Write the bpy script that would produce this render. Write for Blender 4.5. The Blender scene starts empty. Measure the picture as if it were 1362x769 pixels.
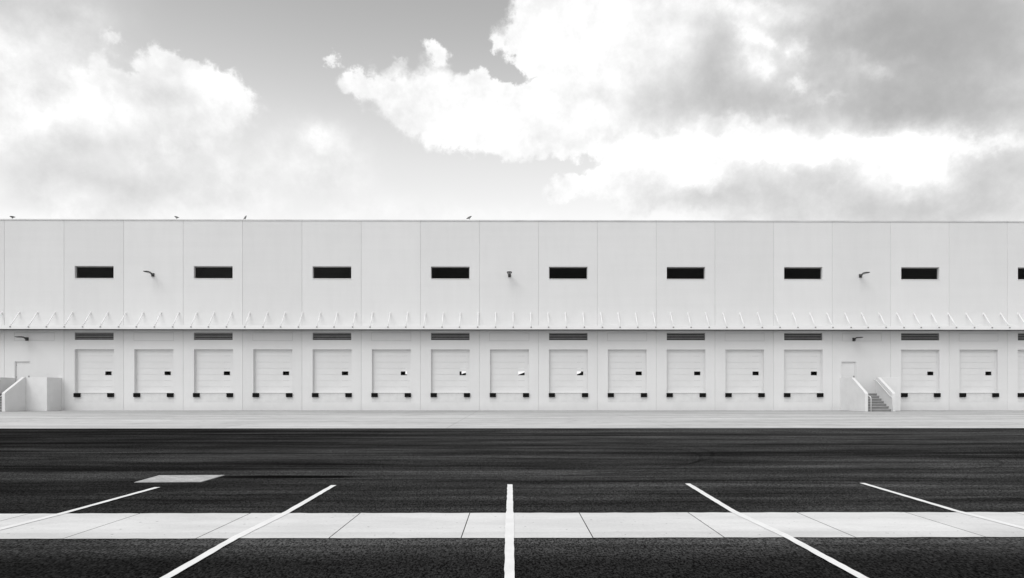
import bpy, bmesh, math, random
from mathutils import Vector, Matrix
random.seed(7)
S = bpy.context.scene
C = S.collection
R = math.radians

# ------------------------------------------------------------------ camera numbers (photograph 1362 x 769)
F, D, H, YH, VPX, TH = 908.0, 47.85, 1.28, 521.5, 681.0, 0.0085
CX = VPX + F * math.tan(TH)
def PX(px, q=0.0):                     # X on the plane q metres in front of the facade
    d = D - q; t = (px - CX) / F
    return d * (t * math.cos(TH) + math.sin(TH)) / (math.cos(TH) - t * math.sin(TH))
PITCH, X0 = 4.1353, -35.36
def seam(i): return X0 + PITCH * i

# ------------------------------------------------------------------ node helper
class G:
    def __init__(s, tree): s.t = tree
    def n(s, typ, **kw):
        nd = s.t.nodes.new(typ)
        for k, v in kw.items(): setattr(nd, k, v)
        return nd
    def put(s, sock, v):
        if isinstance(v, bpy.types.NodeSocket): s.t.links.new(v, sock)
        elif v is not None: sock.default_value = v
    def m(s, op, a, b=None, c=None, clamp=False):
        nd = s.n('ShaderNodeMath', operation=op, use_clamp=clamp)
        for i, v in enumerate((a, b, c)): s.put(nd.inputs[i], v)
        return nd.outputs[0]
    def add(s, a, b): return s.m('ADD', a, b)
    def sub(s, a, b): return s.m('SUBTRACT', a, b)
    def mul(s, a, b): return s.m('MULTIPLY', a, b)
    def mix(s, f, a, b):
        nd = s.n('ShaderNodeMix', data_type='FLOAT')
        s.put(nd.inputs[0], f); s.put(nd.inputs[2], a); s.put(nd.inputs[3], b)
        return nd.outputs[0]
    def ramp(s, v, a, b, lo=0.0, hi=1.0):
        nd = s.n('ShaderNodeMapRange', interpolation_type='SMOOTHSTEP')
        s.put(nd.inputs[0], v); s.put(nd.inputs[1], a); s.put(nd.inputs[2], b); s.put(nd.inputs[3], lo); s.put(nd.inputs[4], hi)
        return nd.outputs[0]
    def noise(s, vec, scale, detail=4, rough=.55, dist=0.0, color=False):
        nd = s.n('ShaderNodeTexNoise')
        s.put(nd.inputs['Vector'], vec); nd.inputs['Scale'].default_value = scale
        nd.inputs['Detail'].default_value = detail; nd.inputs['Roughness'].default_value = rough
        nd.inputs['Distortion'].default_value = dist
        return nd.outputs['Color' if color else 'Fac']
    def comb(s, x, y, z):
        nd = s.n('ShaderNodeCombineXYZ')
        for i, v in enumerate((x, y, z)): s.put(nd.inputs[i], v)
        return nd.outputs[0]
    def vm(s, op, a, b):
        nd = s.n('ShaderNodeVectorMath', operation=op)
        s.put(nd.inputs[0], a); s.put(nd.inputs[1], b)
        return nd.outputs[0]
    def sep(s, v):
        nd = s.n('ShaderNodeSeparateXYZ'); s.put(nd.inputs[0], v); return nd.outputs

def mat(name, base, rough=.6, metal=0.0, spec=.4, build=None, bump=None):
    m = bpy.data.materials.new(name); m.use_nodes = True
    g = G(m.node_tree); b = m.node_tree.nodes['Principled BSDF']
    b.inputs['Roughness'].default_value = rough; b.inputs['Metallic'].default_value = metal
    b.inputs['Specular IOR Level'].default_value = spec
    b.inputs['Base Color'].default_value = (base, base, base, 1)
    tc = g.n('ShaderNodeTexCoord').outputs['Object']
    if build:
        v = build(g, tc, base)
        g.put(b.inputs['Base Color'], g.comb(v, v, v))
    if bump:
        h, st, di = bump(g, tc)
        bn = g.n('ShaderNodeBump'); bn.inputs['Strength'].default_value = st; bn.inputs['Distance'].default_value = di
        g.put(bn.inputs['Height'], h); g.put(b.inputs['Normal'], bn.outputs[0])
    return m

def mottle(amount, scale, detail=5):
    def f(g, tc, base): return g.mul(base, g.ramp(g.noise(tc, scale, detail), .3, .7, 1 - amount, 1 + amount * .6))
    return f

def wall_build(g, tc, base):
    x, y, z = g.sep(tc)
    idx = g.m('FLOOR', g.m('DIVIDE', g.sub(x, X0), PITCH))
    wn = g.n('ShaderNodeTexWhiteNoise', noise_dimensions='1D'); g.put(wn.inputs['W'], idx)
    tint = g.m('MULTIPLY_ADD', wn.outputs['Value'], .05, .975)
    big = g.ramp(g.noise(tc, .22, 5), .3, .7, .98, 1.012)
    roll = g.ramp(g.noise(g.comb(g.mul(x, 1.2), 0, g.mul(z, .18)), 1.6, 5, .6), .35, .75, 1.005, .982)     # rain streaks
    hor = g.ramp(g.noise(g.comb(g.mul(x, .05), 0, g.mul(z, 1.6)), 1.3, 4, .6), .35, .7, 1.005, .99)         # casting lines
    splash = g.ramp(g.add(z, g.mul(g.noise(tc, 1.2, 4), .6)), .25, .95, .90, 1.0)                            # dirt thrown up at the foot
    v = g.mul(g.mul(g.mul(base, tint), g.mul(big, roll)), g.mul(splash, hor))
    return v
def wall_bump(g, tc): return g.noise(tc, 9, 6, .6), .25, .02

def apron_build(g, tc, base):
    x, y, z = g.sep(tc)
    big = g.ramp(g.noise(g.comb(g.mul(x, .08), g.mul(y, .5), 0), 1.0, 6, .6), .3, .7, .80, 1.12)
    arcs = g.noise(g.comb(g.mul(x, .16), g.mul(y, .7), 3), 1.0, 3, .5, 2.5)
    sweep = g.ramp(g.m('ABSOLUTE', g.sub(arcs, .5)), 0, .045, .76, 1.0)
    fine = g.ramp(g.noise(tc, 14, 5), .3, .7, .94, 1.05)
    near = g.ramp(g.add(y, g.mul(g.noise(tc, .25, 4), 3)), -13, 0.5, 1.04, .80)  # painted shade: concrete darkened towards the foot of the facade
    def joint(per, off, w, lo):
        f = g.m('FRACT', g.m('DIVIDE', g.sub(x, off), per))
        return g.ramp(g.m('ABSOLUTE', g.sub(f, .5)), .5 - w / per, .5 - w / per + .002, 1.0, lo)
    j = joint(PITCH * 2, PX(637), .04, .84)
    jy = g.ramp(g.m('ABSOLUTE', g.add(y, 9.2)), .03, .05, .86, 1.0)
    jy2 = g.ramp(g.m('ABSOLUTE', g.add(y, 16.2)), .03, .05, .9, 1.0)
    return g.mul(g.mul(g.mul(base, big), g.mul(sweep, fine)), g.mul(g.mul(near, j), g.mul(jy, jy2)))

def asphalt_build(g, tc, base):
    x, y, z = g.sep(tc)
    bend = g.mul(g.sub(g.noise(g.comb(g.mul(x, .06), g.mul(y, .12), 5), 1.0, 3, .5), .5), 2.2)
    yb = g.add(y, bend)
    near = g.m('LESS_THAN', y, -41.0)
    st1 = g.ramp(g.noise(g.comb(g.mul(x, .055), g.mul(yb, .75), 0), 1.0, 7, .62, .4), .33, .67, .42, 1.6)
    st2 = g.ramp(g.noise(g.comb(g.mul(x, .22), g.mul(yb, 3.2), 7), 1.0, 5, .65), .32, .68, .66, 1.36)
    st2 = g.mix(near, st2, 1.0); st1 = g.mix(near, st1, 1.05)
    pat = g.ramp(g.noise(g.comb(g.mul(x, .35), g.mul(y, .8), 3), 1.0, 6, .65), .3, .7, .7, 1.28)
    big = g.ramp(x, -20, 4, .50, 1.10)                        # lighter towards the right
    v = g.mul(g.mul(base, st1), g.mul(g.mul(st2, pat), big))
    wob = g.mul(g.sub(g.noise(g.comb(g.mul(x, .5), g.mul(y, .5), 1), 1, 4), .5), 1.2)
    yy = g.add(y, wob)
    # fresh binder laid dark along the concrete strip and a surface that darkens towards the camera
    seal = g.ramp(yy, -40.6, -39.5, .55, 1.0)
    v = g.mul(v, g.mix(near, seal, 1.0))
    fore_tone = g.ramp(g.add(y, g.mul(wob, .30)), -42.75, -42.0, .42, 1.55)
    v = g.mul(v, g.mix(near, 1.0, fore_tone))
    # long thin dark seams of the paving lanes
    lane = g.m('FRACT', g.m('DIVIDE', g.add(y, g.mul(g.noise(g.comb(g.mul(x, .08), 0, 0), 1, 3), .25)), 2.9))
    v = g.mul(v, g.ramp(g.m('ABSOLUTE', g.sub(lane, .5)), .008, .03, .72, 1.0))
    # oily seep right of the inspection pad
    ox = g.sub(x, PX(372, 37.5)); oy = g.sub(y, -37.50)
    ns = g.mul(g.sub(g.noise(g.comb(g.mul(x, .9), g.mul(y, 2.5), 0), 1, 5, .65), .5), 1.6)
    rr = g.add(g.add(g.m('POWER', g.m('DIVIDE', ox, 1.35), 2.0), g.m('POWER', g.m('DIVIDE', oy, .20), 2.0)), ns)
    v = g.mul(v, g.ramp(rr, .4, 1.4, .14, 1.0))
    # scuffs of worn paint and curved tyre marks
    for px, q, wx, wy in ((988, 38.05, .34, .05), (1098, 38.05, .34, .045), (745, 37.1, .4, .12), (20, 34.5, .9, .35), (5, 36.9, .35, .1), (300, 39.2, .35, .1)):
        ex = g.m('DIVIDE', g.sub(x, PX(px, q)), wx); ey = g.m('DIVIDE', g.sub(y, -q), wy)
        e = g.add(g.add(g.mul(ex, ex), g.mul(ey, ey)), g.mul(g.sub(g.noise(tc, 7, 4, .7), .5), 2.2))
        v = g.mul(v, g.ramp(e, .1, 1.2, 1.55, 1.0))
    for px, q, rad, w in ((860, 33.5, 4.0, .025), (868, 32.6, 4.6, .03), (1262, 34.4, 2.2, .025)):
        cx = PX(px, q) - rad * .75
        ex = g.sub(x, cx); ey = g.add(y, q)
        r = g.m('SQRT', g.add(g.mul(ex, ex), g.mul(ey, ey)))
        k = g.ramp(g.m('ABSOLUTE', g.sub(r, rad)), w, w * 2.0, .74, 1.0)
        v = g.mul(v, g.mix(g.ramp(ex, -.2 * rad, .5 * rad), 1.0, k))
    # stone grain, resolved only near the lens
    gr = g.ramp(g.noise(g.comb(x, g.mul(y, .42), z), 70, 3, .7), .35, .67, .2, 1.95)
    gr2 = g.ramp(g.noise(tc, 22, 4, .7), .3, .7, .7, 1.3)
    return g.mul(v, g.mul(gr, gr2))
def asphalt_bump(g, tc): return g.add(g.noise(tc, 80, 3, .6), g.mul(g.noise(tc, 18, 3), .6)), .7, .012

def strip_build(g, tc, base):
    x, y, z = g.sep(tc)
    per = PX(767, 40.35) - PX(627, 40.35)
    f = g.m('FRACT', g.m('DIVIDE', g.sub(x, PX(627, 40.35)), per))
    wn = g.n('ShaderNodeTexWhiteNoise', noise_dimensions='1D'); g.put(wn.inputs['W'], g.m('FLOOR', g.m('DIVIDE', g.sub(x, PX(627, 40.35)), per)))
    tint = g.m('MULTIPLY_ADD', wn.outputs['Value'], .06, .96)
    big = g.ramp(g.noise(g.comb(g.mul(x, .7), g.mul(y, 2), 0), 1.0, 6, .65), .3, .72, .86, 1.04)
    fine = g.ramp(g.noise(tc, 30, 5, .65), .3, .7, .95, 1.03)
    sp = g.ramp(g.noise(tc, 21, 2, .4), .70, .76, 1.0, .5)
    edge = g.ramp(g.m('ABSOLUTE', g.sub(y, -41.0)), .58, .64, 1.0, .90)
    return g.mul(g.mul(base, g.mul(tint, big)), g.mul(g.mul(fine, sp), edge))

def paint_build(g, tc, base):
    wear = g.ramp(g.noise(tc, 55, 5, .75), .66, .8, 1.0, .55)
    return g.mul(g.mul(base, wear), g.ramp(g.noise(tc, 3, 4), .3, .7, .93, 1.03))

def pad_build(g, tc, base):
    x, y, z = g.sep(tc)
    gx = g.m('ABSOLUTE', g.sub(g.m('FRACT', g.mul(x, 12)), .5)); gy = g.m('ABSOLUTE', g.sub(g.m('FRACT', g.mul(y, 12)), .5))
    dots = g.ramp(g.m('MAXIMUM', gx, gy), .36, .42, 1.05, .8)
    return g.mul(g.mul(base, dots), g.ramp(g.noise(tc, 6, 6, .7),   .3, .7, .66, 1.12))

M = dict(
    wall=mat('painted_concrete', .745, .75, spec=.25, build=wall_build, bump=wall_bump),
    parapet=mat('painted_parapet_concrete', .755, .75, spec=.25, build=mottle(.05, 1.1), bump=wall_bump),
    joint=mat('panel_joint_sealant', .55, .8, spec=.1),
    door=mat('white_steel_door', .74, .45, build=mottle(.03, .8)),
    trim=mat('white_metal_trim', .78, .45, build=mottle(.04, 2)),
    coping=mat('galvanised_coping', .66, .5, metal=.2, build=mottle(.12, .6)),
    canopy=mat('white_canopy_metal', .83, .4, build=mottle(.03, .5)),
    soffit=mat('canopy_underside_shaded', .07, .6, build=mottle(.06, .8)),  # near-black base colour deepens the shade under the canopy
    steel=mat('dull_steel', .30, .45, metal=.5, build=mottle(.1, 5)),
    frame=mat('grey_aluminium_frame', .34, .45, metal=.3, build=mottle(.06, 3)),
    louver=mat('dark_grey_louver', .22, .55, build=mottle(.12, 3)),
    rubber=mat('black_rubber', .009, .85, spec=.08, build=mottle(.3, 12)),
    lamp=mat('dark_bronze_lamp', .06, .5, build=mottle(.15, 9)),
    lens=mat('frosted_lamp_lens', .3, .3),
    leveler=mat('dock_plate_steel', .70, .5, build=mottle(.06, 2.2)),
    stair=mat('stair_concrete', .24, .85, spec=.2, build=mottle(.16, 2.5)),
    nosing=mat('stair_nosing_concrete', .40, .8, spec=.2, build=mottle(.12, 4)),
    roof=mat('roof_membrane', .5, .8, build=mottle(.1, .4)),
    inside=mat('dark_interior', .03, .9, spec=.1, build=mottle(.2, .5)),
    apron=mat('apron_concrete', .53, .85, spec=.2, build=apron_build, bump=lambda g, tc: (g.noise(tc, 25, 5), .2, .01)),
    asphalt=mat('fresh_asphalt', .036, .95, spec=0.0, build=asphalt_build, bump=asphalt_bump),
    strip=mat('strip_concrete', .72, .85, spec=.2, build=strip_build, bump=lambda g, tc: (g.noise(tc, 40, 5), .2, .006)),
    crack=mat('joint_dirt', .035, .95, spec=.05),
    paint=mat('white_road_paint', .80, .7, spec=.3, build=paint_build),
    pad=mat('checker_pad_concrete', .47, .8, build=pad_build),
    bird_dark=mat('dark_feathers', .05, .8, build=mottle(.4, 25)),
    bird_grey=mat('grey_feathers', .22, .8, build=mottle(.4, 25)),
    earth=mat('pale_ground', .22, .95, spec=.1, build=mottle(.3, .02)),
)
def glass_mat(name, see, tint, gloss):
    m = bpy.data.materials.new(name); m.use_nodes = True; g = G(m.node_tree)
    m.node_tree.nodes.clear()
    tr = g.n('ShaderNodeBsdfTransparent'); tr.inputs[0].default_value = (see, see, see, 1)
    df = g.n('ShaderNodeBsdfDiffuse')
    tc = g.n('ShaderNodeTexCoord').outputs['Object']
    v = g.mul(tint, g.ramp(g.noise(tc, 1.1, 4), .3, .7, .6, 1.5)); g.put(df.inputs[0], g.comb(v, v, v))
    gl = g.n('ShaderNodeBsdfGlossy'); gl.inputs['Roughness'].default_value = .03
    a = g.n('ShaderNodeMixShader'); a.inputs[0].default_value = .12
    g.t.links.new(tr.outputs[0], a.inputs[1]); g.t.links.new(df.outputs[0], a.inputs[2])
    b = g.n('ShaderNodeMixShader'); b.inputs[0].default_value = gloss
    g.t.links.new(a.outputs[0], b.inputs[1]); g.t.links.new(gl.outputs[0], b.inputs[2])
    o = g.n('ShaderNodeOutputMaterial'); g.t.links.new(b.outputs[0], o.inputs[0])
    return m
M['glass'] = glass_mat('tinted_window_glass', .8, .012, .008)
M['door_glass'] = glass_mat('door_light_glass', 1.0, .006, .004)

# ------------------------------------------------------------------ mesh helpers
def link(o, parent=None):
    C.objects.link(o)
    if parent is not None: o.parent = parent
    return o
def empty(name, loc, label, cat, group=None):
    o = bpy.data.objects.new(name, None); o.location = loc; o.empty_display_size = .3
    link(o); tag(o, label, cat, group); return o
def tag(o, label, cat, group=None):
    o['label'] = label; o['category'] = cat
    if group: o['group'] = group
    return o
def struct(o): o['kind'] = 'structure'; return o
def obj(name, bm, ms, parent=None, loc=(0, 0, 0), smooth=False):
    me = bpy.data.meshes.new(name)
    bm.normal_update(); bm.to_mesh(me); bm.free()
    for m in (ms if isinstance(ms, (list, tuple)) else [ms]): me.materials.append(m)
    if smooth:
        for p in me.polygons: p.use_smooth = True
    o = bpy.data.objects.new(name, me); o.location = loc
    return link(o, parent)
def box(bm, x0, x1, y0, y1, z0, z1, bevel=0.0, mi=0):
    vs = [bm.verts.new((x, y, z)) for x in (x0, x1) for y in (y0, y1) for z in (z0, z1)]
    q = [(0, 1, 3, 2), (4, 6, 7, 5), (0, 4, 5, 1), (2, 3, 7, 6), (0, 2, 6, 4), (1, 5, 7, 3)]
    fs = [bm.faces.new([vs[i] for i in f]) for f in q]
    for f in fs: f.material_index = mi
    if bevel:
        es = list({e for f in fs for e in f.edges})
        r = bmesh.ops.bevel(bm, geom=es, offset=bevel, segments=2, profile=.7, affect='EDGES')
        for f in r['faces']: f.material_index = mi
def quad(bm, pts, mi=0):
    f = bm.faces.new([bm.verts.new(p) for p in pts]); f.material_index = mi; return f
def prism_yz(bm, pts, x0, x1, bevel=0.0):          # polygon in the YZ plane pushed along X
    a = [bm.verts.new((x0, y, z)) for y, z in pts]; b = [bm.verts.new((x1, y, z)) for y, z in pts]
    n = len(pts); fs = [bm.faces.new(a[::-1]), bm.faces.new(b)]
    for i in range(n): fs.append(bm.faces.new((a[i], a[(i + 1) % n], b[(i + 1) % n], b[i])))
    bmesh.ops.recalc_face_normals(bm, faces=fs)
    if bevel: bmesh.ops.bevel(bm, geom=list({e for f in fs for e in f.edges}), offset=bevel, segments=2, profile=.7, affect='EDGES')
def tube(bm, pts, rads, seg=10):
    pts = [Vector(p) for p in pts]; rings = []
    if not isinstance(rads, (list, tuple)): rads = [rads] * len(pts)
    for i, p in enumerate(pts):
        t = (pts[min(i + 1, len(pts) - 1)] - pts[max(i - 1, 0)]).normalized()
        u = t.cross(Vector((0, 0, 1)))
        if u.length < .05: u = t.cross(Vector((1, 0, 0)))
        u.normalize(); v = t.cross(u)
        rings.append([bm.verts.new(p + (u * math.cos(2 * math.pi * k / seg) + v * math.sin(2 * math.pi * k / seg)) * rads[i]) for k in range(seg)])
    for a, b in zip(rings, rings[1:]):
        for k in range(seg): bm.faces.new((a[k], a[(k + 1) % seg], b[(k + 1) % seg], b[k])).smooth = True
    bm.faces.new(rings[0][::-1]); bm.faces.new(rings[-1])
def copy_tree(o, parent=None):
    c = o.copy(); C.objects.link(c); c.parent = parent
    for ch in list(o.children): copy_tree(ch, c)
    return c

# ------------------------------------------------------------------ the warehouse
N0, N1 = -4, 22                        # panels built
XL, XR = seam(N0), seam(N1)
TOP, T = 13.30, .30
DX0, DX1 = .74, 3.46                   # opening of a bay, from its left seam
WIN_Z = (9.215, 10.07); LOU_Z = (4.92, 5.43); DOOR_Z = (1.20, 4.26); PIT_Z = (.57, 1.14)
def bay(i):                            # what each panel carries
    if i in (0, 14): return 'stairs'
    k = i if i < 14 else i - 1
    if i > 14: return 'window' if i % 2 == 1 else 'plain'
    return 'window' if i % 2 == 1 else 'plain'
W = empty('warehouse', (0, 0, 0), 'long white concrete warehouse with a row of loading doors under a thin canopy', 'building')

SD = {0: (PX(19.6), PX(39.6)), 14: (PX(1119.2), PX(1138.9))}   # personnel doors
bm = bmesh.new()
GW, GD = .028, .022                    # groove between panels
def panel(bm, x0, x1, holes):
    xs = sorted({x0, x1, *[h[0] for h in holes], *[h[1] for h in holes]})
    zs = sorted({0.0, TOP, *[h[2] for h in holes], *[h[3] for h in holes]})
    for a, b in zip(xs, xs[1:]):
        for c, d in zip(zs, zs[1:]):
            mx, mz = (a + b) / 2, (c + d) / 2
            if any(h[0] < mx < h[1] and h[2] < mz < h[3] for h in holes): continue
            quad(bm, [(a, 0, c), (b, 0, c), (b, 0, d), (a, 0, d)])
    for (a, b, c, d, dep) in holes:
        quad(bm, [(a, 0, c), (a, 0, d), (a, dep, d), (a, dep, c)]); quad(bm, [(b, 0, c), (b, dep, c), (b, dep, d), (b, 0, d)])
        quad(bm, [(a, 0, d), (b, 0, d), (b, dep, d), (a, dep, d)]); quad(bm, [(a, 0, c), (a, dep, c), (b, dep, c), (b, 0, c)])
        if dep < T: quad(bm, [(a, dep, c), (b, dep, c), (b, dep, d), (a, dep, d)], 1 if dep < .03 else 0)
def outline(a, b, c, d, w=.022):       # shallow grooves of a cast rectangle (knock-out)
    return [(a, b, d - w, d, .012), (a, b, c, c + w, .012), (a, a + w, c + w, d - w, .012), (b - w, b, c + w, d - w, .012)]
for i in range(N0, N1):
    x0, x1 = seam(i) + GW / 2, seam(i + 1) - GW / 2
    a, b = seam(i) + DX0, seam(i) + DX1
    holes = []
    k = bay(i)
    if k == 'window': holes += [(a, b - .02, *WIN_Z, T), (a, b - .02, *LOU_Z, T)]
    else: holes += outline(a - .04, b + .02, 4.86, 5.43)
    if k != 'stairs': holes += [(a, b, *DOOR_Z, T), (a, b, *PIT_Z, .02)]
    else: holes += [(*SD[i], 1.2, 3.41, T)]
    # the pit plate is set into its shallow recess
    panel(bm, x0, x1, holes)
    # chamfered groove at the left seam
    s = seam(i)
    for sx in (-1, 1):
        p = [(s + sx * GW / 2, 0, 0), (s + sx * GW / 2, 0, TOP), (s + sx * GW * .25, GD, TOP), (s + sx * GW * .25, GD, 0)]
        quad(bm, p if sx < 0 else p[::-1])
    quad(bm, [(s - GW * .25, GD, 0), (s + GW * .25, GD, 0), (s + GW * .25, GD, TOP), (s - GW * .25, GD, TOP)], 1)
obj('front_wall', bm, [M['wall'], M['joint']], W)
# shell behind the facade
BD = 60.0
bm = bmesh.new()
box(bm, XL - .3, XL, .002, BD, 0, TOP - .002); obj('side_wall', bm, M['wall'], W)
bm = bmesh.new(); box(bm, XR, XR + .3, .002, BD, 0, TOP - .002); obj('side_wall', bm, M['wall'], W)
bm = bmesh.new()
OX0, OX1, OZ0, OZ1 = PX(538.8) * (D + BD) / D, PX(773) * (D + BD) / D, 4.12, 5.6
box(bm, XL, OX0, BD, BD + .3, 0, TOP); box(bm, OX1, XR, BD, BD + .3, 0, TOP)
box(bm, OX0, OX1, BD, BD + .3, OZ1, TOP)
pf = [(PX(px) * (D + BD) / D, H + (YH - py) / F * (D + BD)) for px, py in ((538.8, 498), (603, 497.6), (604, 491.5), (613.6, 491.5), (614, 498.2), (616, 496.8), (621, 495.5), (665, 496), (689, 498.6), (697.8, 495.3), (740, 498), (766, 498.3), (770.5, 496.9), (773, 495.4))]  # made-up sawtooth sill, shapes the bright patches seen through the door windows
pf = [(OX0, pf[0][1])] + pf[1:-1] + [(OX1, pf[-1][1])]
for (xa, za), (xb, zb) in zip(pf, pf[1:]):
    lo = [bm.verts.new(q) for q in ((xa, BD, 0), (xb, BD, 0), (xb, BD, zb), (xa, BD, za))]; hi = [bm.verts.new(q) for q in ((xa, BD + .3, 0), (xb, BD + .3, 0), (xb, BD + .3, zb), (xa, BD + .3, za))]
    bm.faces.new(lo); bm.faces.new(hi[::-1]); bm.faces.new((lo[3], lo[2], hi[2], hi[3]))
obj('rear_wall', bm, M['inside'], W)
bm = bmesh.new()
box(bm, XL, XR, T + .01, BD - .01, 12.3, 12.6); obj('roof', bm, M['roof'], W)
bm = bmesh.new()
box(bm, XL, XR, T + .02, BD - .02, .02, 1.17); obj('interior_floor', bm, M['inside'], W)
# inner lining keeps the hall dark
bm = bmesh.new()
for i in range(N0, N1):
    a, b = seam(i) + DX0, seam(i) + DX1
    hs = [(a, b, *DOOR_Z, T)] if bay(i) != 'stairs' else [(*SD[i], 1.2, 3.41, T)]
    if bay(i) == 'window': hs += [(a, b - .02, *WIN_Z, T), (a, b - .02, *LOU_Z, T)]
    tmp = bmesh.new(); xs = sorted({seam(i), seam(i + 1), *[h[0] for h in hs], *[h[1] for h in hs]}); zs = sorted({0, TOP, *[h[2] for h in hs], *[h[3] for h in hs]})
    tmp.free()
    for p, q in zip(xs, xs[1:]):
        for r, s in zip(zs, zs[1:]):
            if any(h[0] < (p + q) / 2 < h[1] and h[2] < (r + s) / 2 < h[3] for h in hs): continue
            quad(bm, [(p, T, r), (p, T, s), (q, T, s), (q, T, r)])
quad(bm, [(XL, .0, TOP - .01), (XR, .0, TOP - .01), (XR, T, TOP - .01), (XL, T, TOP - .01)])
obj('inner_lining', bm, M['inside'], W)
bm = bmesh.new()
x = XL
while x < XR:                          # coping flashing in lengths
    e = min(x + PITCH * 1.5, XR); box(bm, x + .004, e - .004, -.035, T + .04, TOP - .055, TOP + .035, .006); x = e
obj('coping', bm, M['coping'], W)

# windows
def window_mesh():
    bm = bmesh.new(); w, h = DX1 - DX0 - .02, WIN_Z[1] - WIN_Z[0]
    y0, y1 = .17, .23
    box(bm, .003, w - .003, y0, y1, h - .06, h - .003); box(bm, .003, w - .003, y0, y1, .003, .035)
    box(bm, .003, .04, y0 + .002, y1, .035, h - .06); box(bm, w - .04, w - .003, y0 + .002, y1, .035, h - .06)
    f = bm
    g = bmesh.new(); quad(g, [(.035, .20, .03), (w - .035, .20, .03), (w - .035, .20, h - .05), (.035, .20, h - .05)])
    return f, g
fb, gb = window_mesh()
wf = obj('window', fb, M['frame'], W); obj('pane', gb, M['glass'], wf)
sb = bmesh.new(); box(sb, -.03, DX1 - DX0 + .01, -.03, .16, -.03, .004, .004); obj('sill', sb, M['trim'], wf)
# louvers
lb = bmesh.new(); w, h = DX1 - DX0 - .02, LOU_Z[1] - LOU_Z[0]
box(lb, .003, w - .003, .06, .16, h - .03, h - .003); box(lb, .003, w - .003, .06, .16, .003, .03)
box(lb, .003, .03, .062, .16, .03, h - .03); box(lb, w - .03, w - .003, .062, .16, .03, h - .03)
quad(lb, [(.003, .2, .003), (w - .003, .2, .003), (w - .003, .2, h - .003), (.003, .2, h - .003)], 1)
lv = obj('louver_vent', lb, [M['louver'], M['inside']], W)
sl = bmesh.new()
for k in range(4):
    z = .036 + k * .115
    box(sl, .031, w - .031, .061, .071, z + .052, z + .092, 0)
    quad(sl, [(.031, .072, z + .092), (w - .031, .072, z + .092), (w - .031, .15, z + .11), (.031, .15, z + .11)], 1)
    quad(sl, [(.031, .072, z + .052), (.031, .15, z + .075), (w - .031, .15, z + .075), (w - .031, .072, z + .052)], 1)
obj('slats', sl, [M['steel'], M['louver']], lv)
# overhead dock door
db = bmesh.new(); w, h = DX1 - DX0, DOOR_Z[1] - DOOR_Z[0]
y0, y1 = .235, .275
VW = (1.98, 2.43, 1.26, 1.53)        # vision light in the door
ns = 7; sh = (h - .02) / ns
for k in range(ns):
    z0, z1 = .012 + k * sh, .012 + (k + 1) * sh - .007
    if z0 < VW[2] < z1 or z0 < VW[3] < z1 or VW[2] < z0 < VW[3]:
        for (a, b, c, d) in ((.05, VW[0], z0, z1), (VW[1], w - .05, z0, z1), (VW[0], VW[1], z0, min(z1, VW[2])), (VW[0], VW[1], max(z0, VW[3]), z1)):
            if d - c > .01 and c >= z0 - 1e-6: box(db, a, b, y0, y1, c, d)
    else: box(db, .05, w - .05, y0, y1, z0, z1, .004)
quad(db, [(.05, y1 + .003, .012), (VW[0], y1 + .003, .012), (VW[0], y1 + .003, h), (.05, y1 + .003, h)])
quad(db, [(VW[1], y1 + .003, .012), (w - .05, y1 + .003, .012), (w - .05, y1 + .003, h), (VW[1], y1 + .003, h)])
dd = obj('dock_door', db, M['door'], W)
fb = bmesh.new()
box(fb, .004, .046, .20, .29, 0.004, h - .006); box(fb, w - .046, w - .004, .20, .29, .004, h - .006); box(fb, .047, w - .047, .202, .232, h - .05, h - .006)
obj('door_track', fb, M['trim'], dd)
fb = bmesh.new(); t_ = .025
for (a, b, c, d) in ((VW[0] - t_, VW[1] + t_, VW[3], VW[3] + t_), (VW[0] - t_, VW[1] + t_, VW[2] - t_, VW[2]), (VW[0] - t_, VW[0], VW[2], VW[3]), (VW[1], VW[1] + t_, VW[2], VW[3])):
    box(fb, a, b, y0 - .012, y0 - .001, c, d)
obj('window_frame', fb, M['trim'], dd)
gb = bmesh.new(); quad(gb, [(VW[0], y0 + .02, VW[2]), (VW[1], y0 + .02, VW[2]), (VW[1], y0 + .02, VW[3]), (VW[0], y0 + .02, VW[3])])
obj('pane', gb, M['door_glass'], dd)
sb = bmesh.new(); box(sb, .05, w - .05, y0 + .006, y1, .001, .012); obj('bottom_seal', sb, M['rubber'], dd)
# bumper and leveller
bb = bmesh.new()
for k in range(4): box(bb, .002 + k * .108, .105 + k * .108, -.115, -.012, 0, .27, .012)
box(bb, 0, .434, -.012, 0.0, -.01, .28)
bp = obj('dock_bumper', bb, M['rubber'], W)
bb = bmesh.new(); w = DX1 - DX0
box(bb, .004, w - .004, .001, .018, .004, PIT_Z[1] - PIT_Z[0] - .004, .003)
box(bb, .45, w - .45, -.012, .0008, PIT_Z[1] - PIT_Z[0] - .05, PIT_Z[1] - PIT_Z[0] + .035, .004)
lp = obj('dock_leveler', bb, M['leveler'], W)
bb = bmesh.new(); box(bb, .44, w - .44, -.01, .234, 0, .016); st = obj('lip_plate', bb, M['steel'], lp, (0, 0, PIT_Z[1] - PIT_Z[0] + .042))
first = dict(win=True, lou=True, door=True, bump=True)
def place(key, proto, loc):
    o = proto if first[key] else copy_tree(proto, W)
    first[key] = False; o.location = loc; return o
for i in range(-2, 20):
    a, b = seam(i) + DX0, seam(i) + DX1
    k = bay(i)
    if k == 'window':
        place('win', wf, (a, 0, WIN_Z[0])); place('lou', lv, (a, 0, LOU_Z[0]))
    if k != 'stairs':
        place('door', dd, (a, 0, DOOR_Z[0]))
        o = lp if i == -2 else copy_tree(lp, W); o.location = (a, 0, PIT_Z[0])
        place('bump', bp, (a - .02, 0, .93)); place('bump', bp, (b - .414, 0, .93))

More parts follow.
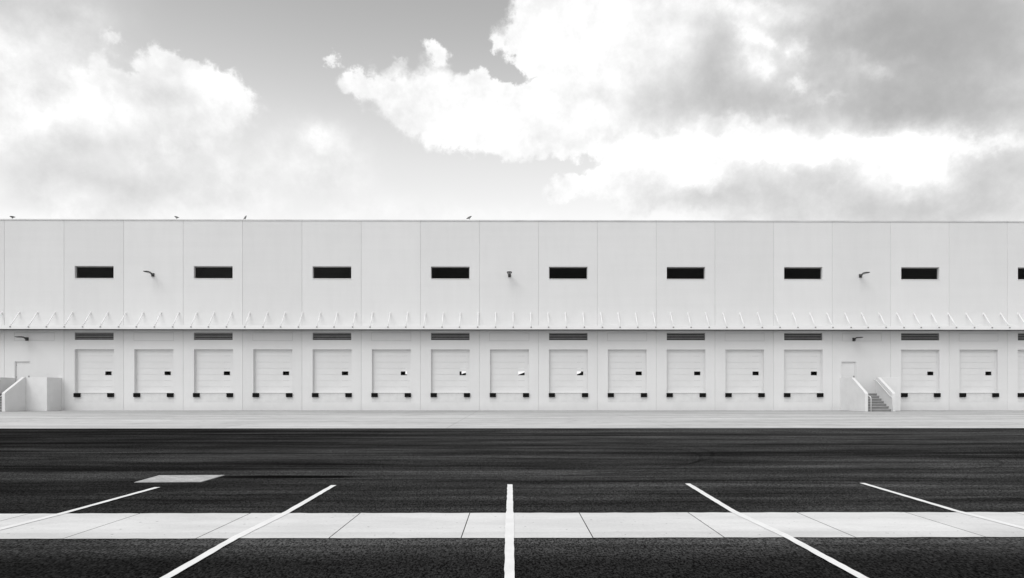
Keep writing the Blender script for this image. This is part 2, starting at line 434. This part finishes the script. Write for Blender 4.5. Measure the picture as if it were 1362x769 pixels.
# canopy
CD, CZ0, CZ1 = .90, 5.59, 5.845
bm = bmesh.new()
box(bm, XL, XR, -CD, -CD + .06, CZ0, CZ1, .006)
box(bm, XL, XR, -CD + .063, -.004, CZ0 + .10, CZ0 + .14)
cp = obj('canopy', bm, M['canopy'], W)
bm = bmesh.new()
box(bm, XL, XR, -CD + .064, -.005, CZ0 + .006, CZ0 + .096)
obj('soffit', bm, M['soffit'], cp)
rods = []
for k in range(-3, 29): rods.append(PX(13.9, CD) + (PX(682.7, CD) - PX(13.9, CD)) * k / 28)
for k in range(1, 38): rods.append(PX(682.7, CD) + (PX(1108, CD) - PX(682.7, CD)) * k / 18)
rods = [r + random.uniform(-.025, .025) for r in rods]
bm = bmesh.new()
tube(bm, [(0, -CD + .02, 5.80), (0, -.05, 6.80)], .04, 8)
box(bm, -.05, .05, -.012, -.001, 6.70, 6.90, .004); box(bm, -.012, .012, -.09, -.012, 6.74, 6.86)
box(bm, -.045, .045, -CD - .03, -CD - .002, 5.70, 5.775, 0, 1); box(bm, -.013, .013, -CD - .012, -CD + .05, 5.70, CZ1 + .06, 0)
tr = obj('tie_rod', bm, [M['canopy'], M['steel']], cp)
for j, x in enumerate(rods):
    o = tr if j == 0 else copy_tree(tr, cp); o.location = (x, 0, 0)

# personnel doors
for i in (0, 14):
    a, b = SD[i]; w = b - a
    bm = bmesh.new()
    box(bm, .055, w - .055, .10, .145, 1.215, 3.345, .004)
    o = obj('entry_door', bm, M['door'], W, (a, 0, 0))
    bm = bmesh.new()
    box(bm, .003, .05, .06, .16, 1.205, 3.405); box(bm, w - .05, w - .003, .06, .16, 1.205, 3.405); box(bm, .051, w - .051, .06, .16, 3.35, 3.407)
    obj('door_frame', bm, M['trim'], o)
    bm = bmesh.new(); tube(bm, [(w - .13, .10, 2.22), (w - .13, .04, 2.22), (w - .25, .04, 2.22)], .014); box(bm, w - .17, w - .085, .085, .098, 2.08, 2.42, .004)
    obj('handle', bm, M['steel'], o)
    bm = bmesh.new()
    for z in (1.45, 2.25, 3.1): box(bm, .045, .07, .085, .1, z, z + .12)
    obj('hinge', bm, M['steel'], o)

# ------------------------------------------------------------------ wall lamps
def lamp_obj(loc, label):
    o = empty('wall_lamp', loc, label, 'wall lamp', 'outdoor lamps fixed to the warehouse wall'); return o
L = lamp_obj((0, 0, 0), '')
bm = bmesh.new(); box(bm, -.10, .10, -.07, -.001, -.14, .10, .015); obj('wall_plate', bm, M['lamp'], L)
bm = bmesh.new(); tube(bm, [(0, -.05, -.05), (0, -.13, -.02), (0, -.24, .045), (0, -.38, .07)], [.075, .07, .055, .045]); obj('arm', bm, M['lamp'], L)
bm = bmesh.new()
rows = [(-.34, .06, .10, .03), (-.48, .15, .115, .03), (-.75, .18, .115, .045), (-1.0, .165, .095, .05), (-1.10, .11, .075, .052)]
rg = []
for y, hw, zt, zb in rows:
    rg.append([bm.verts.new(p) for p in ((-hw, y, zb), (hw, y, zb), (hw, y, zb + .02), (hw * .6, y, zt), (-hw * .6, y, zt), (-hw, y, zb + .02))])
for a, b in zip(rg, rg[1:]):
    for k in range(6): bm.faces.new((a[k], a[(k + 1) % 6], b[(k + 1) % 6], b[k]))
bm.faces.new(rg[0]); bm.faces.new(rg[-1][::-1]); bmesh.ops.recalc_face_normals(bm, faces=bm.faces)
hd = obj('lamp_head', bm, M['lamp'], L)
bm = bmesh.new(); box(bm, -.12, .12, -.95, -.55, .018, .029, .003); obj('lens', bm, M['lens'], hd)
spots = [(203.6, 9.47, 'dark wall lamp high on the facade between the two leftmost strip windows'),
         (677.6, 9.47, 'dark wall lamp seen head on as a small T high on the facade'),
         (1144.2, 9.47, 'dark wall lamp high on the facade above the stairs with visible steps'),
         (36.3, 4.99, 'dark wall lamp under the canopy above the white door at far left'),
         (1135.5, 4.99, 'dark wall lamp under the canopy above the white door at right')]
for j, (px, z, lab) in enumerate(spots):
    o = L if j == 0 else copy_tree(L)
    o.location = (PX(px), 0, z); o['label'] = lab

# ------------------------------------------------------------------ entry stairs
SL, ZL = 3.40, 1.20
def stairs(x, label):
    o = empty('entry_stairs', (x, 0, 0), label, 'stairs', 'concrete entry stairs')
    bm = bmesh.new()
    n = 7; r = ZL / n; t = (SL - .15 - 1.5) / (n - 1)
    pts = [(-.002, 0.004), (-.002, ZL)]
    y = -1.5; z = ZL; pts.append((y, z))
    for k in range(n - 1):
        z -= r; pts.append((y, z)); y -= t; pts.append((y, z))
    pts.append((y, 0.004))
    prism_yz(bm, pts, .203, 1.797)
    box(bm, 2.003, 3.217, -1.297, -.003, .004, ZL)
    z = ZL; y = -1.5
    for k in range(n):
        box(bm, .206, 1.794, y - .012, y + .045, z - .045, z + .004, .003, 1); z -= r; y -= t
    obj('steps', bm, [M['stair'], M['nosing']], o)
    TPZ, EZ = 2.27, 1.24
    side = [(-.003, 0.003), (-.003, TPZ), (-1.62, TPZ), (-SL + .05, EZ), (-SL, EZ - .06), (-SL, .003)]
    bm = bmesh.new(); prism_yz(bm, side, 0, .2, .012); obj('parapet', bm, M['parapet'], o)
    bm = bmesh.new(); prism_yz(bm, [(-1.3, .003), (-1.3, TPZ), (-1.62, TPZ), (-SL + .05, EZ), (-SL, EZ - .06), (-SL, .003)], 1.8, 2.0, .012); obj('parapet', bm, M['parapet'], o)
    bm = bmesh.new(); box(bm, 2.003, 3.42, -1.5, -1.3, .003, TPZ - .002, .012); obj('parapet', bm, M['parapet'], o)
    bm = bmesh.new(); box(bm, 3.22, 3.42, -1.297, -.003, .003, TPZ - .002, .012); obj('parapet', bm, M['parapet'], o)
    for xx, sx in ((.30, -1), (1.70, 1)):
        bm = bmesh.new()
        slope = (TPZ - EZ) / (SL - 1.67)
        tube(bm, [(xx, -1.25, 2.10), (xx, -1.62, 2.08), (xx, -SL + .1, 1.02), (xx, -SL - .08, .98), (xx, -SL - .16, .92), (xx, -SL - .18, .82), (xx, -SL - .18, .004)], .025, 10)
        for yy in (-1.8, -2.8): tube(bm, [(xx, yy, 2.08 + (yy + 1.62) * .62), (xx + sx * .105, yy, 2.08 + (yy + 1.62) * .62 - .03)], .012, 6)
        obj('handrail', bm, M['trim'], o)
    return o
stairs(PX(8, 3.3) - 2.0, 'white walled entry stairs at far left, cut off by the picture edge')
stairs(PX(1150, 3.35), 'white walled entry stairs at right with grey steps and handrail in view')

# ------------------------------------------------------------------ birds on the roof edge
def bird(px, label, m, yaw, tilt, size):
    me = bpy.data.meshes.new('bird')
    V = [(0, 0, .17), (.07, 0, .20), (.115, 0, .225), (.15, 0, .24), (.205, 0, .235), (-.08, 0, .155), (-.16, 0, .14), (-.22, 0, .128),
         (.01, .035, .12), (.015, .035, .06), (.015, .035, .012), (.055, .035, .008), (.01, -.035, .12), (.015, -.035, .06), (.015, -.035, .012), (.055, -.035, .008)]
    Ed = [(0, 1), (1, 2), (2, 3), (3, 4), (0, 5), (5, 6), (6, 7), (0, 8), (8, 9), (9, 10), (10, 11), (0, 12), (12, 13), (13, 14), (14, 15)]
    Rd = [(.072, .08), (.068, .072), (.05, .05), (.042, .044), (.007, .008), (.06, .062), (.038, .03), (.028, .010),
          (.02, .02), (.008, .008), (.008, .008), (.006, .006), (.02, .02), (.008, .008), (.008, .008), (.006, .006)]
    ct, s_ = math.cos(tilt), math.sin(tilt)
    vv = []
    for k, (a, b, c) in enumerate(V):
        if k < 8: c -= .15; a, c = a * ct - c * s_, a * s_ + c * ct; c += .15
        vv.append((a * size, b * size, c * size))
    me.from_pydata(vv, Ed, []); me.materials.append(m)
    o = bpy.data.objects.new('bird', me); C.objects.link(o)
    md = o.modifiers.new('Skin', 'SKIN')
    sv = me.skin_vertices[0].data
    for k, r in enumerate(Rd): sv[k].radius = (r[0] * size, r[1] * size)
    sv[0].use_root = True
    o.modifiers.new('Sub', 'SUBSURF').levels = 1; o.modifiers['Sub'].render_levels = 2
    o.location = (PX(px), .05, TOP + .034); o.rotation_euler = (0, 0, yaw)
    tag(o, label, 'bird', 'birds on the roof edge')
    return o
bird(16, 'dark crouching bird at the far left end of the roof edge', M['bird_dark'], R(188), R(-12), .88)
bird(234.5, 'pale grey bird on the roof edge between the two leftmost strip windows', M['bird_grey'], R(170), R(0), .92)
bird(326, 'slim upright bird on the roof edge right of the second strip window', M['bird_grey'], R(35), R(38), .85)
bird(624, 'grey bird with lifted head on the roof edge nearest the middle', M['bird_grey'], R(8), R(12), 1.0)

# ------------------------------------------------------------------ ground
def sheet(name, x0, x1, y0, y1, z, m, nx=1, ny=1):
    bm = bmesh.new(); quad(bm, [(x0, y0, z), (x1, y0, z), (x1, y1, z), (x0, y1, z)])
    return struct(obj(name, bm, m))
sheet('ground', -3000, 3000, -3000, 3000, -.012, M['earth'])
YA = -(D - F * H / 48.2)               # front edge of the apron
sheet('asphalt_yard', -300, 300, -160, 70, -.004, M['asphalt'])
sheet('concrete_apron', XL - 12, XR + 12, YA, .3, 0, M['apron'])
Y1, Y0 = -(D - F * H / 160.9), -(D - F * H / 194.2)    # concrete strip
bm = bmesh.new()
per = PX(767, 40.35) - PX(627, 40.35); jx = PX(627, 40.35)
jw = .0045
for k in range(-45, 46):               # slabs with open joints, ragged edges
    a, b = jx + k * per + jw, jx + (k + 1) * per - jw
    top, bot = [], []
    n = 9
    for j in range(n + 1):
        x = a + (b - a) * j / n
        top.append((x, Y1 + random.uniform(-.012, .012), .002)); bot.append((x, Y0 + random.uniform(-.008, .008), .002))
    for j in range(n): quad(bm, [bot[j], bot[j + 1], top[j + 1], top[j]])
struct(obj('concrete_strip', bm, M['strip']))
bm = bmesh.new(); quad(bm, [(-40, Y0 + .01, -.001), (40, Y0 + .01, -.001), (40, Y1 - .01, -.001), (-40, Y1 - .01, -.001)])
struct(obj('strip_joint_bed', bm, M['crack']))

# parking lines
qe = D - F * H / 123.5                 # far end
def gp(px, py):
    q = D - F * H / (py - YH); return PX(px, q), -q
PL = [([(209.5, 648), (79, 683.6), (1, 703), (-215, 755)], 'white parking line furthest left, running out past the picture edge'),
      ([(444, 645.6), (381, 681.8), (310.4, 716.5), (219, 769)], 'white parking line left of the centre one, slanting down to the bottom edge'),
      ([(678.2, 644.8), (678.2, 683), (677.6, 716), (677.8, 769)], 'white parking line running straight towards the camera in the middle'),
      ([(914.5, 644), (975, 681), (1047, 715), (1145, 769)], 'white parking line right of the centre one, slanting down to the bottom edge'),
      ([(1146.5, 643.5), (1272, 681), (1361, 704.3), (1552, 755)], 'white parking line furthest right, running out past the picture edge')]
for way, lab in PL:
    bm = bmesh.new()
    pts = [Vector(gp(*q)) for q in way]                    # bends a few centimetres where it crosses the strip
    pts.append(pts[-1] + (pts[-1] - pts[-2]).normalized() * 4)
    run = []
    for a, b in zip(pts, pts[1:]):
        n = max(2, int((b - a).length / .10)); run += [a.lerp(b, j / n) for j in range(n)]
    L_, R_ = [], []
    for q in run:
        w = .0365 + (.006 if Y0 < q.y < Y1 else 0)
        L_.append((q.x - w + random.uniform(-.0035, .0035), q.y, .006)); R_.append((q.x + w + random.uniform(-.0035, .0035), q.y, .006))
    for j in range(len(run) - 1): quad(bm, [L_[j + 1], R_[j + 1], R_[j], L_[j]])
    o = obj('parking_line', bm, M['paint']); tag(o, lab, 'parking line', 'parking lines painted on the yard')

# inspection pad with a steel lid
c = [gp(178.5, 641.2), gp(268, 640.6), gp(299, 631.8), gp(211, 632.2)]
cx, cy = sum(p[0] for p in c) / 4, sum(p[1] for p in c) / 4
P = empty('utility_cover', (cx, cy, 0), 'pale rectangular utility cover set in the dark asphalt at left', 'utility cover')
bm = bmesh.new()
def slab(bm, pts, z0, z1, s=1.0, mi=0):
    lo = [bm.verts.new(((x - cx) * s, (y - cy) * s, z0)) for x, y in pts]; hi = [bm.verts.new(((x - cx) * s, (y - cy) * s, z1)) for x, y in pts]
    fs = [bm.faces.new(hi), bm.faces.new(lo[::-1])] + [bm.faces.new((lo[k], lo[(k + 1) % 4], hi[(k + 1) % 4], hi[k])) for k in range(4)]
    bmesh.ops.recalc_face_normals(bm, faces=fs)
slab(bm, c, -.02, .003); obj('frame', bm, M['frame'], P)
bm = bmesh.new(); slab(bm, c, -.01, .0055, .985); obj('lid', bm, M['pad'], P)

# ------------------------------------------------------------------ light: sky with clouds, soft sun
SUN_EL, SUN_AZ = R(52), R(215)         # azimuth clockwise from +Y (the facade direction)
sd = Vector((math.sin(SUN_AZ) * math.cos(SUN_EL), math.cos(SUN_AZ) * math.cos(SUN_EL), math.sin(SUN_EL)))
sl = bpy.data.lights.new('sun', 'SUN'); sl.energy = 1.5; sl.angle = R(45); sl.color = (1, 1, 1)
so = bpy.data.objects.new('sun', sl); C.objects.link(so); so.rotation_euler = sd.to_track_quat('Z', 'Y').to_euler(); so.location = (-20, -40, 40)

wd = bpy.data.worlds.new('World'); S.world = wd; wd.use_nodes = True
g = G(wd.node_tree); wd.node_tree.nodes.clear()
dirv = g.n('ShaderNodeTexCoord').outputs['Generated']
sky = g.n('ShaderNodeTexSky', sky_type='NISHITA', sun_disc=False, sun_elevation=SUN_EL, sun_rotation=SUN_AZ, air_density=1.0, dust_density=2.0, ozone_density=1.0)
bw = g.n('ShaderNodeRGBToBW'); g.t.links.new(sky.outputs[0], bw.inputs[0])
dx, dy, dz = g.sep(dirv)
# sky light through the thin moist air near the horizon
haze = g.mul(g.m('POWER', 2.718, g.mul(g.m('MAXIMUM', dz, 0.0), -4.2)), 4.4)
haze = g.add(haze, g.ramp(dz, .30, .52, 1.75, .3))
CLEAR = g.m('MULTIPLY_ADD', bw.outputs[0], 2.1, haze)
yc = g.m('MAXIMUM', dy, .12)
U = g.m('MULTIPLY_ADD', g.m('DIVIDE', dx, yc), F, VPX)
V = g.m('MULTIPLY_ADD', g.m('DIVIDE', dz, yc), -F, YH)
# fractal displacement of the cloud outlines
wa = g.noise(dirv, 5.0, 10, .60, 0.0, True)
wb = g.noise(g.vm('ADD', dirv, (3.1, 1.7, .4)), 22.0, 8, .62, 0.0, True)
w1 = g.sep(wa); w2 = g.sep(wb)
w3 = g.sep(g.noise(g.vm('ADD', dirv, (1.3, 6.7, 2.4)), 70.0, 6, .62, 0.0, True))
def warp(axis, a, b): return g.add(g.mul(g.sub(w1[axis], .5), a), g.add(g.mul(g.sub(w2[axis], .5), b), g.mul(g.sub(w3[axis], .5), b * .4)))
UW = g.add(U, warp(0, 130, 62)); VW_ = g.add(V, warp(1, 110, 56))
US = g.add(U, warp(2, 60, 0)); VS = g.add(V, warp(0, 60, 0))
def blobs(lst, u, v):
    tot = None
    for (x, y, rx, ry, a) in lst:
        ex = g.m('DIVIDE', g.sub(u, x), rx); ey = g.m('DIVIDE', g.sub(v, y), ry)
        e = g.m('POWER', 2.718, g.mul(g.add(g.mul(ex, ex), g.mul(ey, ey)), -1.0))
        e = g.mul(e, a)
        tot = e if tot is None else g.add(tot, e)
    return tot
#  (x, y, rx, ry, weight) in picture pixels of the photograph: where each cloud stands in the sky
CUM = [  # crisp edged cumulus
    (156, 56, 22, 13, .62), (130, 84, 24, 22, .5), (30, 165, 110, 60, .9), (150, 140, 70, 42, 1.0), (212, 98, 32, 26, .85), (262, 105, 34, 26, .9), (305, 125, 32, 32, .95),
    (240, 165, 95, 52, 1.15), (185, 98, 18, 12, -.5),
    (470, 108, 34, 13, 1.1), (540, 128, 62, 30, 1.25), (620, 150, 78, 44, 1.3), (700, 142, 80, 46, 1.3), (790, 150, 95, 42, 1.3),
    (570, 64, 23, 13, .85), (640, 88, 26, 7, .35), (441, 76, 14, 9, .72), (666, 54, 10, 15, .6), (600, 86, 60, 12, .26), (510, 84, 30, 10, .25),
    (745, 42, 56, 50, 1.3), (800, 20, 80, 60, 1.3), (880, 60, 90, 90, 1.3), (1000, 120, 170, 90, 1.4), (1150, 100, 200, 150, 1.6), (1330, 100, 160, 150, 1.6),
    (688, 80, 30, 17, -1.3), (728, 95, 36, 8, -.6),
    (770, 241, 52, 22, .80), (835, 255, 36, 40, .9), (1000, 235, 130, 55, 1.3), (1150, 250, 150, 70, 1.4), (1330, 210, 90, 110, 1.5),
    (424, 180, 26, 20, .50), (440, 205, 26, 22, .28), (735, 248, 20, 10, .45), (730, 214, 60, 9, -.6), (1325, 287, 40, 8, .8)]
SOFT = [ # veils without an edge
    (55, 50, 72, 105, 1.5), (20, 120, 90, 60, .9), (300, 230, 110, 60, .95), (120, 250, 150, 50, .8), (424, 180, 28, 22, 1.0), (445, 225, 45, 50, .75), (150, 272, 62, 22, .9), (500, 286, 100, 16, .5),
    (60, 230, 90, 60, .6), (660, 285, 80, 14, .35)]
SHADE = [ # thick grey parts seen from below
    (0, 0, 80, 45, .55), (90, 25, 40, 60, .34), (60, 75, 60, 30, -.1), (95, 190, 80, 20, .22), (40, 225, 80, 26, .26), (130, 232, 70, 16, .18), (220, 250, 70, 22, .16), (20, 268, 60, 20, .22), (300, 255, 60, 25, .14), (330, 190, 25, 40, .1), (440, 240, 40, 40, .16), (222, 128, 30, 14, .30), (170, 150, 200, 130, .12), (95, 60, 30, 30, .1),
    (1110, 30, 90, 50, .32), (1250, 25, 190, 85, 1.1), (1130, 80, 120, 50, .48), (1330, 125, 140, 65, .55), (965, 118, 70, 38, .60), (1070, 145, 150, 30, .55), (955, 75, 32, 50, .42), (1210, 145, 130, 34, .45), (870, 140, 60, 30, .26),
    (1080, 252, 120, 40, .42), (950, 255, 60, 30, .26), (1310, 238, 100, 55, .50), (1210, 278, 140, 25, .36), (860, 185, 90, 14, .22), (885, 265, 40, 30, .24), (790, 130, 60, 12, .14), (720, 190, 70, 10, .08)]
LIT = [  # thin bright places and the gap the light pours through
    (1010, 46, 20, 14, .50), (1060, 62, 20, 16, .62), (1055, 106, 17, 12, .66), (1002, 85, 16, 18, .40), (1163, 92, 24, 12, .55), (1140, 70, 14, 14, .30), (1200, 80, 14, 10, .28), (1095, 128, 26, 6, .25),
    (1030, 190, 170, 20, .80), (930, 238, 36, 18, .55), (1225, 205, 60, 38, .75), (1330, 182, 80, 12, .45), (1000, 160, 60, 10, .35), (1225, 165, 50, 18, .25), (800, 48, 95, 52, .20), (690, 135, 120, 40, .10), (880, 205, 90, 22, .18), (1030, 8, 70, 14, .35), (990, 45, 12, 40, .22), (305, 120, 45, 40, .20), (110, 150, 70, 24, .18)]
nf = g.noise(g.vm('ADD', dirv, (9.1, 2.2, 5.3)), 26, 9, .66)
nm = g.noise(dirv, 12, 9, .62)
dens = g.add(blobs(CUM, UW, VW_), g.add(g.mul(g.sub(nm, .5), .75), g.mul(g.sub(nf, .5), .55)))
alpha = g.ramp(dens, .30, .74)
soft = g.m('MINIMUM', g.mul(blobs(SOFT, US, VS), g.ramp(g.noise(dirv, 9, 8, .6), .25, .7, .5, 1.2)), 1.0)
soft = g.m('MINIMUM', g.mul(soft, g.ramp(nf, .3, .7, .8, 1.12)), 1.0)
alpha = g.sub(1.0, g.mul(g.sub(1.0, alpha), g.sub(1.0, g.mul(soft, .92))))
shade = g.mul(blobs(SHADE, US, VS), g.ramp(g.noise(dirv, 7, 9, .6), .28, .68, .62, 1.3))
shade = g.sub(shade, blobs(LIT, UW, VW_))
shade = g.add(shade, g.mul(g.ramp(nm, .36, .66, .0, 1.0), .20))
shade = g.add(shade, g.mul(g.sub(.5, nf), .42))
ns_ = g.noise(g.vm('ADD', dirv, (.012, 0, .022)), 12, 9, .62)
shade = g.add(shade, g.mul(g.sub(ns_, nm), 1.15))
shade = g.m('MAXIMUM', shade, -.15)
cloud = g.mul(g.sub(1.03, g.mul(g.sub(1.0, g.m('POWER', 2.718, g.mul(shade, -1.25))), .68)), 10.0)
# generic broken cloud over the rest of the sky
gn = g.ramp(g.noise(dirv, 2.2, 9, .58), .36, .56)
gcloud = g.ramp(g.noise(g.vm('ADD', dirv, (7, 2, 1)), 3.0, 8, .55), .3, .7, 6.5, 9.5)
front = g.mul(g.ramp(dy, .3, .55), g.ramp(V, -260, -60))
A = g.mix(front, gn, alpha); CL = g.mix(front, gcloud, cloud)
raw = g.mix(A, CLEAR, CL)
bg = g.n('ShaderNodeBackground'); g.put(bg.inputs[0], g.comb(raw, raw, raw)); bg.inputs[1].default_value = .1
wd.cycles.sampling_method = 'MANUAL'; wd.cycles.sample_map_resolution = 512
S.cycles.max_bounces = 6
ow = g.n('ShaderNodeOutputWorld'); g.t.links.new(bg.outputs[0], ow.inputs[0])

# ------------------------------------------------------------------ camera
cam = bpy.data.cameras.new('camera'); co = bpy.data.objects.new('camera', cam); C.objects.link(co); S.camera = co
co.location = (0, -D, H); co.rotation_euler = (math.pi / 2, 0, -TH)
cam.sensor_width = 36; cam.lens = F / 1362 * 36; cam.sensor_fit = 'HORIZONTAL'
cam.shift_x = -(CX - 681.0) / 1362; cam.shift_y = (YH - 384.5) / 1362
cam.clip_start = .05; cam.clip_end = 6000
S.view_settings.view_transform = 'Standard'; S.view_settings.look = 'None'; S.view_settings.gamma = 1; S.view_settings.exposure = 0
S.view_settings.use_curve_mapping = False
